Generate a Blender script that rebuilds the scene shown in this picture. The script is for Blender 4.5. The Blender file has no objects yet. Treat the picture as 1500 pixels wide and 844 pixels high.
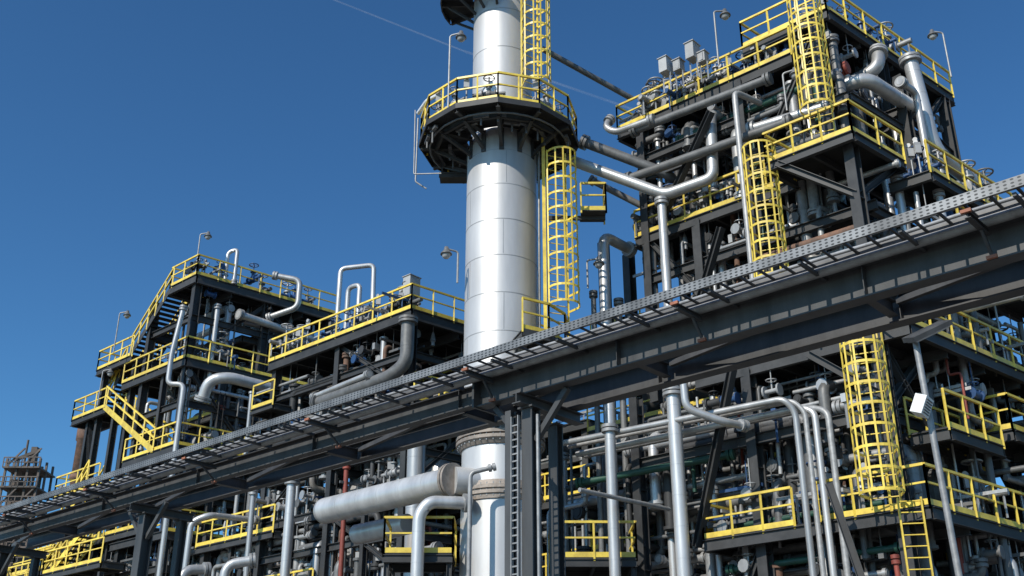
import bpy, math, random
from mathutils import Vector, Matrix
rnd=random.Random(7)
sc=bpy.context.scene
col=sc.collection
sc.view_settings.view_transform='Standard'; sc.view_settings.look='None'; sc.view_settings.exposure=0
V=lambda *a: Vector(a)
ZU=V(0,0,1)
# ------------------------------------------------------------------ materials
def mat(name,base,rough=.5,metal=0,var=.25,scale=3,bump=.0,spec=.5,streak=False,base2=None,ovar=.18):
    m=bpy.data.materials.new(name); m.use_nodes=True; nt=m.node_tree; b=nt.nodes["Principled BSDF"]
    b.inputs["Roughness"].default_value=rough; b.inputs["Metallic"].default_value=metal
    b.inputs["Specular IOR Level"].default_value=spec
    tc=nt.nodes.new("ShaderNodeNewGeometry")
    mp=nt.nodes.new("ShaderNodeMapping"); nt.links.new(tc.outputs["Position"],mp.inputs[0])
    mp.inputs["Scale"].default_value=(1,1,.18) if streak else (1,1,1)
    no=nt.nodes.new("ShaderNodeTexNoise"); no.inputs["Scale"].default_value=scale; no.inputs["Detail"].default_value=6; no.inputs["Roughness"].default_value=.65
    nt.links.new(mp.outputs[0],no.inputs["Vector"])
    cr=nt.nodes.new("ShaderNodeValToRGB"); cr.color_ramp.elements[0].position=.32; cr.color_ramp.elements[1].position=.68
    b2=base2 if base2 else tuple(c*(1-var) for c in base)
    cr.color_ramp.elements[0].color=(*b2,1); cr.color_ramp.elements[1].color=(*[min(1,c*(1+var*.5)) for c in base],1)
    nt.links.new(no.outputs["Fac"],cr.inputs[0])
    oi=nt.nodes.new("ShaderNodeObjectInfo"); mo=nt.nodes.new("ShaderNodeMapRange"); mo.inputs[3].default_value=1-ovar; mo.inputs[4].default_value=1+ovar*.6
    nt.links.new(oi.outputs["Random"],mo.inputs[0])
    mm=nt.nodes.new("ShaderNodeVectorMath"); mm.operation='SCALE'; nt.links.new(cr.outputs[0],mm.inputs[0]); nt.links.new(mo.outputs[0],mm.inputs["Scale"])
    nt.links.new(mm.outputs[0],b.inputs["Base Color"])
    mr=nt.nodes.new("ShaderNodeMapRange"); mr.inputs[3].default_value=max(0.05,rough-.1); mr.inputs[4].default_value=min(1,rough+.12)
    nt.links.new(no.outputs["Fac"],mr.inputs[0]); nt.links.new(mr.outputs[0],b.inputs["Roughness"])
    if bump:
        bp=nt.nodes.new("ShaderNodeBump"); bp.inputs["Strength"].default_value=bump; bp.inputs["Distance"].default_value=.02
        nt.links.new(no.outputs["Fac"],bp.inputs["Height"]); nt.links.new(bp.outputs[0],b.inputs["Normal"])
    return m
STEEL=mat("painted_dark_steel",(.052,.052,.053),.55,0,.35,1.6,.1,spec=.35)
STEELB=mat("painted_dark_steel_near",(.068,.069,.071),.5,0,.4,1.9,.14,spec=.4,streak=True,ovar=.1)
YEL=mat("yellow_safety_paint",(.85,.64,.09),.42,0,.22,2.5,0,base2=(.58,.41,.07))
ALU=mat("aluminium_cladding",(.53,.525,.52),.38,.45,.24,1.8,.22,streak=True,ovar=.25)
ALUT=mat("column_cladding",(.53,.525,.52),.48,.38,.16,.9,.18,streak=True,ovar=0)
SEAM=mat("cladding_seam",(.34,.34,.34),.5,.3,.15,2)
GALV=mat("galvanised_steel",(.35,.35,.35),.5,.3,.3,5,.05)
DULL=mat("dull_grey_pipe",(.16,.16,.16),.5,.15,.3,3,.05)
GRATE=mat("dark_grating",(.034,.034,.035),.75,0,.3,6,spec=.3)
RUST=mat("rusty_steel",(.19,.10,.065),.8,0,.4,3,.3,base2=(.07,.05,.04))
RUSTG=mat("weathered_grey_brown_steel",(.15,.115,.095),.8,0,.4,.8,.2,base2=(.06,.055,.05))
RED=mat("red_oxide_pipe",(.28,.06,.04),.6,0,.3,3)
GREEN=mat("dark_green_pipe",(.02,.08,.055),.5,0,.3,3)
ORANGE=mat("orange_primer_clamp",(.33,.12,.065),.65,0,.35,9)
BEIGE=mat("weathered_flange",(.33,.28,.24),.6,.25,.35,6,.2)
CAB=mat("pale_grey_cabinet",(.38,.38,.38),.45,0,.12,3)
BLUE=mat("blue_valve_paint",(.03,.08,.2),.4,0,.2,5)
WHITE=mat("white_enamel",(.74,.74,.72),.4,0,.1,4,ovar=.05)
FROST=mat("white_foil_wrap",(.85,.86,.88),.35,.2,.15,9,.8)
CABLE=mat("grey_cable_sheath",(.36,.37,.38),.45,.0,.4,4,.1)
AZ1,AZ2=math.radians(-48),math.radians(50)
E1=V(math.sin(AZ1),math.cos(AZ1),0); E2=V(math.sin(AZ2),math.cos(AZ2),0)
def perforated_mat():
    m=bpy.data.materials.new("perforated_rail"); m.use_nodes=True; nt=m.node_tree; b=nt.nodes["Principled BSDF"]; N=nt.nodes.new; Lk=nt.links.new
    b.inputs["Metallic"].default_value=.3; b.inputs["Roughness"].default_value=.5
    g=N("ShaderNodeNewGeometry"); dt=N("ShaderNodeVectorMath"); dt.operation='DOT_PRODUCT'; dt.inputs[1].default_value=tuple(E1); Lk(g.outputs["Position"],dt.inputs[0])
    sx=N("ShaderNodeSeparateXYZ"); Lk(g.outputs["Position"],sx.inputs[0]); cx=N("ShaderNodeCombineXYZ"); Lk(dt.outputs["Value"],cx.inputs[0]); Lk(sx.outputs[2],cx.inputs[1])
    mp=N("ShaderNodeMapping"); mp.inputs["Scale"].default_value=(.55,1,1); Lk(cx.outputs[0],mp.inputs[0])
    vo=N("ShaderNodeTexVoronoi"); vo.voronoi_dimensions='2D'; vo.inputs["Scale"].default_value=20; vo.inputs["Randomness"].default_value=0; Lk(mp.outputs[0],vo.inputs["Vector"])
    no=N("ShaderNodeTexNoise"); no.inputs["Scale"].default_value=1.3; no.inputs["Detail"].default_value=5; Lk(g.outputs["Position"],no.inputs["Vector"])
    c2=N("ShaderNodeValToRGB"); c2.color_ramp.elements[0].color=(.12,.122,.125,1); c2.color_ramp.elements[1].color=(.26,.265,.27,1); c2.color_ramp.elements[0].position=.35; c2.color_ramp.elements[1].position=.65
    Lk(no.outputs["Fac"],c2.inputs[0])
    cr=N("ShaderNodeValToRGB"); cr.color_ramp.elements[0].position=.24; cr.color_ramp.elements[1].position=.30; Lk(vo.outputs["Distance"],cr.inputs[0])
    mx=N("ShaderNodeMix"); mx.data_type='RGBA'; mx.inputs[6].default_value=(.03,.032,.034,1)
    Lk(cr.outputs[0],mx.inputs[0]); Lk(c2.outputs[0],mx.inputs[7]); Lk(mx.outputs[2],b.inputs["Base Color"])
    return m
PERF=perforated_mat()
# ------------------------------------------------------------------ mesh builder
class M:
    def __init__(s): s.v=[]; s.f=[]; s.s=[]; s.mi=[]; s.cur=0
    def add(s,vs,fs,sm=False):
        o=len(s.v); s.v+=[tuple(p) for p in vs]; s.f+=[tuple(i+o for i in f) for f in fs]; s.s+=[sm]*len(fs); s.mi+=[s.cur]*len(fs)
    def beam(s,p,q,w,h,up=ZU,off=0,offu=0):
        p=Vector(p);q=Vector(q);d=(q-p)
        if d.length<1e-6: return s
        d.normalize(); u=Vector(up)
        if abs(d.dot(u))>.98: u=V(1,0,0) if abs(d.x)<.9 else V(0,1,0)
        r=d.cross(u).normalized(); u=r.cross(d).normalized(); c=r*off+u*offu
        vs=[x+c+r*i*w/2+u*j*h/2 for x in (p,q) for i,j in((-1,-1),(1,-1),(1,1),(-1,1))]
        s.add(vs,[(0,1,2,3),(7,6,5,4),(0,4,5,1),(1,5,6,2),(2,6,7,3),(3,7,4,0)]); return s
    def ib(s,p,q,w,h,t=.02,up=ZU,chan=0):
        s.beam(p,q,w,t,up,0,h/2-t/2); s.beam(p,q,w,t,up,0,-h/2+t/2); s.beam(p,q,t,h-2*t,up,chan*(w/2-t/2),0); return s
    def cyl(s,p,q,r,n=12,r2=None,caps=True,sm=True):
        p=Vector(p);q=Vector(q); r2=r if r2 is None else r2; d=(q-p).normalized()
        a=d.orthogonal().normalized(); b=d.cross(a)
        vs=[x+(a*math.cos(2*math.pi*i/n)+b*math.sin(2*math.pi*i/n))*rr for x,rr in((p,r),(q,r2)) for i in range(n)]
        s.add(vs,[(i,(i+1)%n,n+(i+1)%n,n+i) for i in range(n)],sm)
        if caps: s.add(vs,[tuple(range(n))[::-1],tuple(range(n,2*n))])
        return s
    def tube(s,pts,r,n=10,bend=2.5,closed=False):
        pts=[Vector(p) for p in pts]
        if not closed and bend>0:
            o=[pts[0]]
            for i in range(1,len(pts)-1):
                a,b,c=pts[i-1],pts[i],pts[i+1]; l=min(bend*r,(a-b).length*.49,(c-b).length*.49)
                A=b+(a-b).normalized()*l; C=b+(c-b).normalized()*l
                for k in range(6):
                    t=k/5; o.append(A*(1-t)**2+b*2*t*(1-t)+C*t*t)
            o.append(pts[-1]); pts=o
        N=len(pts); fr=[]; prev=None
        for i in range(N):
            if closed: d=(pts[(i+1)%N]-pts[i-1]).normalized()
            else: d=((pts[min(i+1,N-1)]-pts[max(i-1,0)])).normalized()
            if prev is None: u=d.orthogonal().normalized()
            else:
                u=prev-d*prev.dot(d); u.normalize()
            prev=u; fr.append((u,d.cross(u)))
        vs=[pts[i]+(fr[i][0]*math.cos(2*math.pi*k/n)+fr[i][1]*math.sin(2*math.pi*k/n))*r for i in range(N) for k in range(n)]
        fs=[]
        for i in range(N if closed else N-1):
            j=(i+1)%N
            for k in range(n): fs.append((i*n+k,i*n+(k+1)%n,j*n+(k+1)%n,j*n+k))
        s.add(vs,fs,True)
        if not closed: s.add(vs,[tuple(range(n))[::-1],tuple(range((N-1)*n,N*n))])
        return s
    def lathe(s,c,prof,n=48,a0=0,a1=360,sm=True):
        c=Vector(c); full=abs(a1-a0)>=360; N=n if full else n+1
        ang=[math.radians(a0+(a1-a0)*i/n) for i in range(N)]
        vs=[c+V(r*math.cos(a),r*math.sin(a),z) for r,z in prof for a in ang]
        fs=[]
        for j in range(len(prof)-1):
            for i in range(n):
                k=(i+1)%N; fs.append((j*N+i,j*N+k,(j+1)*N+k,(j+1)*N+i))
        s.add(vs,fs,sm); return s
def link(o): col.objects.link(o); return o
def meta(o,label=None,cat=None,group=None,kind=None):
    if label: o["label"]=label
    if cat: o["category"]=cat
    if group: o["group"]=group
    if kind: o["kind"]=kind
def obj(m,name,mt,parent=None,label=None,cat=None,group=None,kind=None):
    me=bpy.data.meshes.new(name); me.from_pydata(m.v,[],m.f); me.update()
    me.polygons.foreach_set("use_smooth",m.s)
    if isinstance(mt,(list,tuple)):
        for x in mt: me.materials.append(x)
        me.polygons.foreach_set("material_index",m.mi)
    else: me.materials.append(mt)
    o=link(bpy.data.objects.new(name,me))
    if parent: o.parent=parent; o.matrix_parent_inverse=parent.matrix_world.inverted()
    meta(o,label,cat,group,kind); return o
def empty(name,loc,label,cat,group=None):
    o=link(bpy.data.objects.new(name,None)); o.location=loc; o.empty_display_size=.3
    o.matrix_world=Matrix.Translation(loc); meta(o,label,cat,group); return o
# ------------------------------------------------------------------ site frames
CR,CL,CF,CB,CM=(10.8,30),(-4.2,42.4),(-16.4,52),(-.1,19),(3.2,45)
def W(C,a,b,z): return V(C[0]+E1.x*a+E2.x*b, C[1]+E1.y*a+E2.y*b, z)
# ------------------------------------------------------------------ guard rail
def rail_mesh(pts,h=1.1,sp=1.2,r=.038,closed=False):
    m=M(); pts=[Vector(p) for p in pts]
    seq=list(zip(pts,pts[1:]))+([(pts[-1],pts[0])] if closed else [])
    for a,b in seq:
        L=(b-a).length
        if L<.05: continue
        for k,hh in enumerate((h,h*.55)):
            m.beam(a+ZU*hh,b+ZU*hh,r*2 if k==0 else r*1.4,r*2 if k==0 else r*1.4)
        m.beam(a+ZU*.08,b+ZU*.08,.012,.16)
        n=max(1,round(L/sp))
        for i in range(n+1):
            p=a.lerp(b,i/n); m.beam(p+ZU*-.12,p+ZU*(h-.01),r*1.6,r*1.6)
    return m
def rail(parent,pts,**k): return obj(rail_mesh(pts,**k),"guard_rail",YEL,parent)
# ------------------------------------------------------------------ steel frames
def column(parent,C,a,b,z0,z1,w=.36):
    m=M(); p,q=W(C,a,b,z0),W(C,a,b,z1); t=.03
    m.beam(p,q,w,t,E2,0,w/2-t/2); m.beam(p,q,w,t,E2,0,-w/2+t/2); m.beam(p,q,t,w-2*t,E2)
    z=z0+2.5
    while z<z1: 
        m.beam(W(C,a,b,z-.012),W(C,a,b,z+.012),w-.05,w-2*t-.004,E2); z+=2.6
    return obj(m,"column",STEEL,parent)
def beam(parent,p,q,h=.36,w=.2,name="beam"):
    return obj(M().ib(p,q,w,h,.022),name,STEEL,parent)
def brace(parent,p,q,w=.16):
    return obj(M().ib(p,q,w,w*.9,.02),"diagonal_brace",STEEL,parent)
def deck(parent,C,a0,a1,b0,b1,z,rails="",h=.34,step=1.6,grate=True):
    m=M(); P=lambda a,b,zz: W(C,a,b,zz)
    if grate:
        zt,zb=z,z-.05
        vs=[P(a0,b0,zb),P(a1,b0,zb),P(a1,b1,zb),P(a0,b1,zb),P(a0,b0,zt),P(a1,b0,zt),P(a1,b1,zt),P(a0,b1,zt)]
        m.add(vs,[(0,1,2,3),(7,6,5,4),(0,4,5,1),(1,5,6,2),(2,6,7,3),(3,7,4,0)])
        obj(m,"deck",GRATE,parent)
    zz=z-.055-h/2
    e=M()
    for (p,q) in ((P(a0,b0,zz),P(a1,b0,zz)),(P(a0,b1,zz),P(a1,b1,zz)),(P(a0,b0+.1,zz),P(a0,b1-.1,zz)),(P(a1,b0+.1,zz),P(a1,b1-.1,zz))):
        e.ib(p,q,.16,h,.02)
    obj(e,"edge_beam",STEEL,parent)
    j=M(); n=max(1,round((a1-a0)/step))
    for i in range(1,n):
        a=a0+(a1-a0)*i/n; j.ib(P(a,b0+.1,z-.06-h*.4),P(a,b1-.1,z-.06-h*.4),.1,h*.7,.015)
    nb=max(1,round((b1-b0)/2.4))
    for i in range(1,nb):
        b=b0+(b1-b0)*i/nb; j.ib(P(a0+.1,b,z-.07-h),P(a1-.1,b,z-.07-h),.16,h*.8,.018)
    if j.v: obj(j,"joist",STEEL,parent)
    s={"f":[(a0,b0),(a1,b0)],"r":[(a0,b0),(a0,b1)],"l":[(a1,b0),(a1,b1)],"k":[(a0,b1),(a1,b1)]}
    for ch in rails:
        rail(parent,[P(a,b,z) for a,b in s[ch]])
def flight(parent,P0,P1,side,w,yel=False):
    P0,P1=Vector(P0),Vector(P1); MT=YEL if yel else STEEL
    for k in (0,1):
        st=M().beam(P0+side*w*k,P1+side*w*k,.035,.30); obj(st,"stair_stringer",MT,parent)
    n=int(abs(P1.z-P0.z)/.19); t=M()
    for i in range(1,n):
        p=P0.lerp(P1,i/n); t.beam(p+side*.025,p+side*(w-.025),.28,.07)
    obj(t,"stair_tread",GRATE,parent)
    for k in (0,1):
        m=M(); A,B=P0+side*w*k,P1+side*w*k
        for hh in (1.15,.65): m.beam(A+ZU*hh,B+ZU*hh,.08,.08)
        N=5
        for i in range(N+1): p=A.lerp(B,i/N); m.beam(p-ZU*.1,p+ZU*1.14,.065,.065)
        obj(m,"guard_rail",YEL,parent)
# ------------------------------------------------------------------ caged ladder
def ladder(base,z0,z1,face,label,w=.62,cage_from=2.0,cr=.52,over=1.0,cage=True):
    f=Vector((face[0],face[1],0)).normalized(); s=V(-f.y,f.x,0); B=V(base[0],base[1],0)
    T=empty("caged_ladder" if cage else "ladder",(base[0],base[1],z0),label,"ladder","yellow caged ladders on the plant" if cage else None)
    for k in (-1,1):
        obj(M().beam(B+s*k*w/2+ZU*z0,B+s*k*w/2+ZU*(z1+over),.045,.09,f),"stile",YEL,T)
    m=M().cyl(-s*(w/2-.02),s*(w/2-.02),.018,6); me=None
    z=z0+.3
    while z<z1+over-.1:
        if me is None: o=obj(m,"rung",YEL); me=o.data
        else: o=link(bpy.data.objects.new("rung",me))
        o.parent=T; o.location=(0,0,z-z0); z+=.3
    if not cage: return T
    hm=M(); pts=[]
    pts=[s*(-w/2)]+[f*(cr*.95)+ (s*math.cos(t)+f*math.sin(t))*cr for t in [math.pi-math.pi*i/12 for i in range(13)]]+[s*(w/2)]
    for a,b in zip(pts,pts[1:]): hm.beam(a,b,.02,.08)
    me=None; z=z0+cage_from; zz=[]
    while z<z1+over+.05: zz.append(z); z+=.6
    for z in zz:
        if me is None: o=obj(hm,"cage_hoop",YEL); me=o.data
        else: o=link(bpy.data.objects.new("cage_hoop",me))
        o.parent=T; o.location=(0,0,z-z0)
    if len(zz)>1:
        for i in (1,4,6,8,10,13):
            p=pts[i]*1.0+B; obj(M().beam(p+ZU*zz[0],p+ZU*zz[-1],.055,.02,V(p.x-B.x,p.y-B.y,0)),"cage_strap",YEL,T)
    return T
# ------------------------------------------------------------------ pipes
PG="process pipes on the plant"
def flange(m,p,d,r): m.cyl(p-d*.05,p+d*.05,r,14)
npipe=[0]
def pipe(pts,r,mt=ALU,label="silver clad pipe running along the steel deck",fl=True,bend=2.4,n=None,seams=True,group=PG,name="process_pipe"):
    npipe[0]+=1
    pts=[Vector(p) for p in pts]; m=M(); n=n or (18 if r>.18 else 10); m.tube(pts,r,n,bend)
    if seams and r>.12:
        for a,b in zip(pts,pts[1:]):
            L=(b-a).length; d=(b-a)/max(L,1e-6); k=bend*r+.05
            while k<L-bend*r: m.cyl(a+d*(k-.02),a+d*(k+.02),r*1.02,n,caps=True); k+=.95
    o=obj(m,name,mt,None,label,"pipe",group)
    if fl:
        for a,b,end in ((pts[0],pts[1],0),(pts[-1],pts[-2],1)):
            d=(b-a).normalized(); f=M(); flange(f,a+d*.06,d,r*1.4+.02); flange(f,a+d*.2,d,r*1.4+.02)
            obj(f,"pipe_flange",GALV if mt is ALU else mt,o)
    return o
def valve(p,ax,s=1.0,mt=DULL,label="small gate valve with round handwheel on a pipe"):
    p=Vector(p); ax=Vector(ax).normalized(); T=empty("gate_valve",p,label,"valve","valves on the plant")
    b=M().cyl(p-ax*.22*s,p-ax*.05*s,.09*s,10,.13*s).cyl(p-ax*.05*s,p+ax*.05*s,.15*s,12).cyl(p+ax*.05*s,p+ax*.22*s,.13*s,10,.09*s)
    b.cyl(p-ax*.26*s,p-ax*.22*s,.17*s,12).cyl(p+ax*.22*s,p+ax*.26*s,.17*s,12).cyl(p-ax*.6*s,p+ax*.6*s,.07*s,8)
    b.beam(p-ax*.5*s-ZU*.5*s,p-ax*.5*s,.05,.05).beam(p+ax*.5*s-ZU*.5*s,p+ax*.5*s,.05,.05)
    obj(b,"valve_body",mt,T)
    obj(M().cyl(p,p+ZU*.34*s,.07*s,10).cyl(p+ZU*.34*s,p+ZU*.38*s,.13*s,10).cyl(p+ZU*.38*s,p+ZU*.75*s,.03*s,8),"bonnet",mt,T)
    c=p+ZU*.7*s; w=M().tube([c+V(math.cos(t),math.sin(t),0)*.2*s for t in [i*math.pi/7 for i in range(14)]],.022*s,6,0,True)
    w.beam(c-V(.2*s,0,0),c+V(.2*s,0,0),.02*s,.02*s).beam(c-V(0,.2*s,0),c+V(0,.2*s,0),.018*s,.018*s)
    obj(w,"handwheel",mt,T); return T
def instrument(p,h=1.2):
    p=Vector(p); T=empty("instrument_stand",p,"slim instrument stand with gauge and small box","instrument","instrument stands on the decks")
    obj(M().cyl(p,p+ZU*h,.03,8).beam(p-V(.12,.12,0),p+V(.12,.12,0),.2,.02),"stand",GALV,T)
    obj(M().beam(p+ZU*(h-.35)+V(0,-.06,0),p+ZU*(h-.05)+V(0,-.06,0),.2,.12,V(0,1,0)),"instrument_box",CAB,T)
    obj(M().cyl(p+ZU*(h+.08)+V(-.05,-.08,0),p+ZU*(h+.08)+V(.02,.02,0),.08,14),"gauge",CAB,T)
def lamp(base,h,arm=(1,0),label="plant floodlight on a slim pole above the deck"):
    base=Vector(base); T=empty("plant_lamp",base,label,"lamp","plant lamps on slim poles"); d=V(arm[0],arm[1],0).normalized()
    obj(M().tube([base,base+ZU*h,base+ZU*(h+.06)+d*.42],.035,8,3),"pole",GALV,T)
    c=base+ZU*(h+.0)+d*.42
    obj(M().lathe(c,[(.0,.14),(.07,.13),(.09,.02),(.10,0),(.20,-.12),(.21,-.16),(.0,-.15)],14),"lamp_housing",DULL,T)
    obj(M().lathe(c,[(.15,-.162),(.14,-.25),(.08,-.31),(0,-.33)],12),"lamp_glass",CAB,T)
def cabinet(p,w,d,h,label):
    p=Vector(p); T=empty("junction_cabinet",p,label,"electrical cabinet","pale junction cabinets")
    obj(M().beam(p,p+ZU*h,w,d,E1),"cabinet_body",CAB,T)
    obj(M().beam(p-E2*(d/2+.012)+ZU*.04,p-E2*(d/2+.012)+ZU*(h-.04),w-.08,.02,E2),"cabinet_door",CAB,T)
    obj(M().beam(p+ZU*(h+.01),p+ZU*(h+.04),w+.08,d+.08,E1),"cabinet_hood",CAB,T)
    obj(M().beam(p-ZU*.8+E1*.15,p+E1*.15,.05,.05).beam(p-ZU*.8-E1*.15,p-E1*.15,.05,.05),"cabinet_stand",GALV,T)
# ================================================================== SETTING
g=M(); S=3000; g.add([V(-S,-S,0),V(S,-S,0),V(S,S,0),V(-S,S,0)],[(0,1,2,3)])
GR=mat("gravel_ground",(.16,.15,.135),.9,0,.35,1.5,.4); obj(g,"ground",GR,None,"grey gravel plant ground",None,None,"structure")
# ================================================================== TOWER
TC=V(-.38,35.6,0)
T=empty("distillation_column",TC,"tall silver clad column with flanged sections and dark platform","column tower")
m=M(); prof=[(1.30,0),(1.30,23.0),(1.15,23.5),(1.15,40)]
m.lathe(TC,prof,80)
obj(m,"shell",ALUT,T)
for z in [14.0+1.42*i for i in range(0,7)]+[25.4,27.2,29.0,30.8,32.6]:
    r=1.30 if z<23 else 1.15
    b=M().lathe(TC,[(r-.01,z-.016),(r+.006,z-.014),(r+.006,z+.014),(r-.01,z+.016)],80,sm=False)
    obj(b,"cladding_band",SEAM,T)
b=M()
for i in range(8):
    a=math.radians(-150+(i%2)*70+rnd.uniform(-8,8)); z=14.05+1.42*i if i<6 else 12.6
    p=TC+V(math.cos(a)*1.302,math.sin(a)*1.302,0); b.beam(p+ZU*z,p+ZU*(z+1.34),.025,.008,V(math.cos(a),math.sin(a),0))
obj(b,"lap_seam",SEAM,T)
def bigflange(z,r=1.50,mt=BEIGE):
    b=M().lathe(TC,[(1.29,z-.32),(1.35,z-.30),(r-.05,z-.16),(r,z-.14),(r,z-.03),(1.35,z-.03),(1.35,z+.03),(r,z+.03),(r,z+.14),(r-.05,z+.16),(1.35,z+.30),(1.29,z+.32)],64,sm=False)
    o=obj(b,"body_flange",mt,T)
    k=M()
    for i in range(40):
        a=i*2*math.pi/40; p=TC+V(math.cos(a)*(r-.07),math.sin(a)*(r-.07),z); k.cyl(p-ZU*.22,p+ZU*.22,.028,6)
    obj(k,"flange_bolt",GALV,o)
bigflange(11.8); bigflange(10.0,1.42)
d0=(V(-6.9,39.2,10.2)-V(-2.1,34.8,10.2)).normalized()
N0=V(-1.85,34.67,10.35)
m=M().cyl(TC+V(-.3,-.6,10.35),N0,.44,24); 
obj(m,"side_nozzle",ALUT,T)
obj(M().cyl(N0,N0+d0*.09,.58,28).cyl(N0+d0*.13,N0+d0*.22,.58,28),"nozzle_flange",BEIGE,T)
pts=[N0+d0*.23,N0+d0*6.6]
m=M().cyl(pts[0],pts[1],.46,28)
L=(pts[1]-pts[0]).length; k=.9
while k<L: m.cyl(pts[0]+d0*(k-.02),pts[0]+d0*(k+.02),.467,28); k+=1.1
hd=obj(m,"header_pipe",ALU,None,"large horizontal silver header pipe joined to the column","pipe",PG)
m=M(); rings=[(.46,0),(.44,.12),(.36,.24),(.2,.32),(0.01,.35)]
for (r1,x1),(r2,x2) in zip(rings,rings[1:]): m.cyl(pts[1]+d0*x1,pts[1]+d0*x2,r1,28,r2,caps=False)
obj(m,"end_cap",ALU,hd)
pipe([V(-3.6,37.8,9.6),V(-5.6,39.6,9.6)],.36,ALU,"short silver pipe stub beneath the header",False)
# main round platform
PC=V(-.5,35.6,0); zp=23.6; RP=3.0
P1=M().lathe(PC,[(1.2,zp-.05),(RP,zp-.05),(RP,zp),(1.2,zp),(1.2,zp-.05)],12,sm=False)
pf=obj(P1,"round_platform",GRATE,T)
fa=M().lathe(PC,[(RP+.01,zp-.2),(RP+.04,zp-.2),(RP+.04,zp+.02),(RP+.01,zp+.02),(RP+.01,zp-.2)],12,sm=False)
fa.lathe(PC,[(2.3,zp-.42),(2.4,zp-.42),(2.4,zp-.2),(2.3,zp-.2)],12,sm=False)
obj(fa,"platform_rim",STEEL,pf)
for i in range(12):
    a=i*2*math.pi/12; d=V(math.cos(a),math.sin(a),0); q=PC+d*(RP-.04); p=TC+d*1.32
    m=M().ib(p+ZU*(zp-.2),q+ZU*(zp-.2),.14,.28,.018); m.beam(p+ZU*(zp-.95),PC+d*2.4+ZU*(zp-.36),.12,.12)
    m.beam(p+ZU*(zp-1.1),p+ZU*(zp-.2),.18,.05,d); obj(m,"platform_bracket",STEEL,pf)
rp=[PC+V(math.cos(t)*(RP-.04),math.sin(t)*(RP-.04),zp) for t in [i*2*math.pi/12 for i in range(12)]]
obj(rail_mesh(rp,sp=.8,closed=True,r=.038),"guard_rail",YEL,pf)
m=M(); c=V(-2.2,36.9,22.8); m.beam(c-V(.6,0,0),c+V(.8,0,0),.8,.06); m.ib(c-V(.6,.4,.12),c+V(.8,-.4,-.12),.08,.18); m.beam(c+V(-.5,-.3,0),c+V(-.5,-.3,.7),.07,.07); m.beam(c+V(.7,-.3,0),c+V(.7,-.3,.7),.07,.07)
obj(m,"hung_bracket_frame",STEEL,pf)
m=M()
for i in range(14):
    a=math.radians(150+i*15); d=V(math.cos(a),math.sin(a),0); t=V(-d.y,d.x,0)
    p=PC+d*rnd.uniform(1.7,2.8)+ZU*(zp-.33); m.beam(p-t*rnd.uniform(.1,.4),p+t*.3,.12,.12); m.cyl(p,p-ZU*rnd.uniform(.2,.6),.04,6)
m.tube([PC+V(math.cos(t)*2.6,math.sin(t)*2.6,zp-.36) for t in [math.radians(150+i*12) for i in range(19)]],.04,6,0)
obj(m,"underside_fittings",DULL,pf)
for a,s_ in ((190,1.1),(205,.9),(228,.9),(262,1.0),(318,1.2),(345,.9)):
    d=V(math.cos(math.radians(a)),math.sin(math.radians(a)),0); valve(PC+d*2.4+ZU*(zp+.55),V(-d.y,d.x,0),s_,rnd.choice((DULL,GALV)),"gate valve standing on the round column platform")
for a in (180,215,245,300): 
    d=V(math.cos(math.radians(a)),math.sin(math.radians(a)),0); instrument(PC+d*2.7+ZU*zp,1.1)
m=M().lathe(TC,[(1.2,30.25),(2.5,30.25),(2.5,30.3),(1.2,30.3),(1.2,30.25)],10,150,260,False); m.lathe(TC,[(2.45,30.0),(2.51,30.0),(2.51,30.28),(2.45,30.28)],10,150,260,False)
for a in (150,178,205,232,260):
    d=V(math.cos(math.radians(a)),math.sin(math.radians(a)),0); m.ib(TC+d*1.15+ZU*30.1,TC+d*2.45+ZU*30.1,.1,.22); m.beam(TC+d*1.15+ZU*29.2,TC+d*2.2+ZU*30.0,.09,.09)
up=obj(m,"upper_platform",STEEL,T)
rail(up,[TC+V(math.cos(math.radians(a))*2.45,math.sin(math.radians(a))*2.45,30.3) for a in (150,172,194,216,238,260)])
for (C0,a0,a1,z,r) in ((TC,-72,30,15.1,2.35),(TC,200,330,12.6,2.0)):
    m=M().lathe(C0,[(1.32,z-.05),(r,z-.05),(r,z),(1.32,z),(1.32,z-.05)],4,a0,a1,False); m.lathe(C0,[(r-.03,z-.25),(r+.03,z-.25),(r+.03,z+.01),(r-.03,z+.01)],4,a0,a1,False)
    for k in range(5):
        a=math.radians(a0+(a1-a0)*k/4); d=V(math.cos(a),math.sin(a),0); m.ib(C0+d*1.3+ZU*(z-.18),C0+d*(r-.05)+ZU*(z-.18),.1,.22); m.beam(C0+d*1.3+ZU*(z-1.1),C0+d*(r*.8)+ZU*(z-.25),.09,.09)
    q=obj(m,"service_platform",STEEL,T)
    rail(q,[C0+V(math.cos(math.radians(a0+(a1-a0)*k/4))*r,math.sin(math.radians(a0+(a1-a0)*k/4))*r,z) for k in range(5)])
def side_platform(x0,x1,y0,y1,z,lab):
    S_=empty("access_platform",(x0,y0,0),lab,"platform","small access platforms beside the column")
    obj(M().beam(V(x0,(y0+y1)/2,z-.025),V(x1,(y0+y1)/2,z-.025),y1-y0,.05),"deck",GRATE,S_)
    e=M()
    for y in (y0,y1): e.ib(V(x0,y,z-.18),V(x1,y,z-.18),.12,.24)
    for x in (x0+.08,(x0+x1)/2,x1-.08): e.ib(V(x,y0+.07,z-.18),V(x,y1-.07,z-.18),.1,.2)
    obj(e,"edge_beam",STEEL,S_)
    for x in (x0+.1,x1-.1):
        for y in (y0+.1,y1-.1): obj(M().ib(V(x,y,0),V(x,y,z-.31),.16,.16,.02),"leg",STEEL,S_)
    rail(S_,[V(x0,y1,z),V(x0,y0,z),V(x1,y0,z),V(x1,y1,z)])
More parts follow.
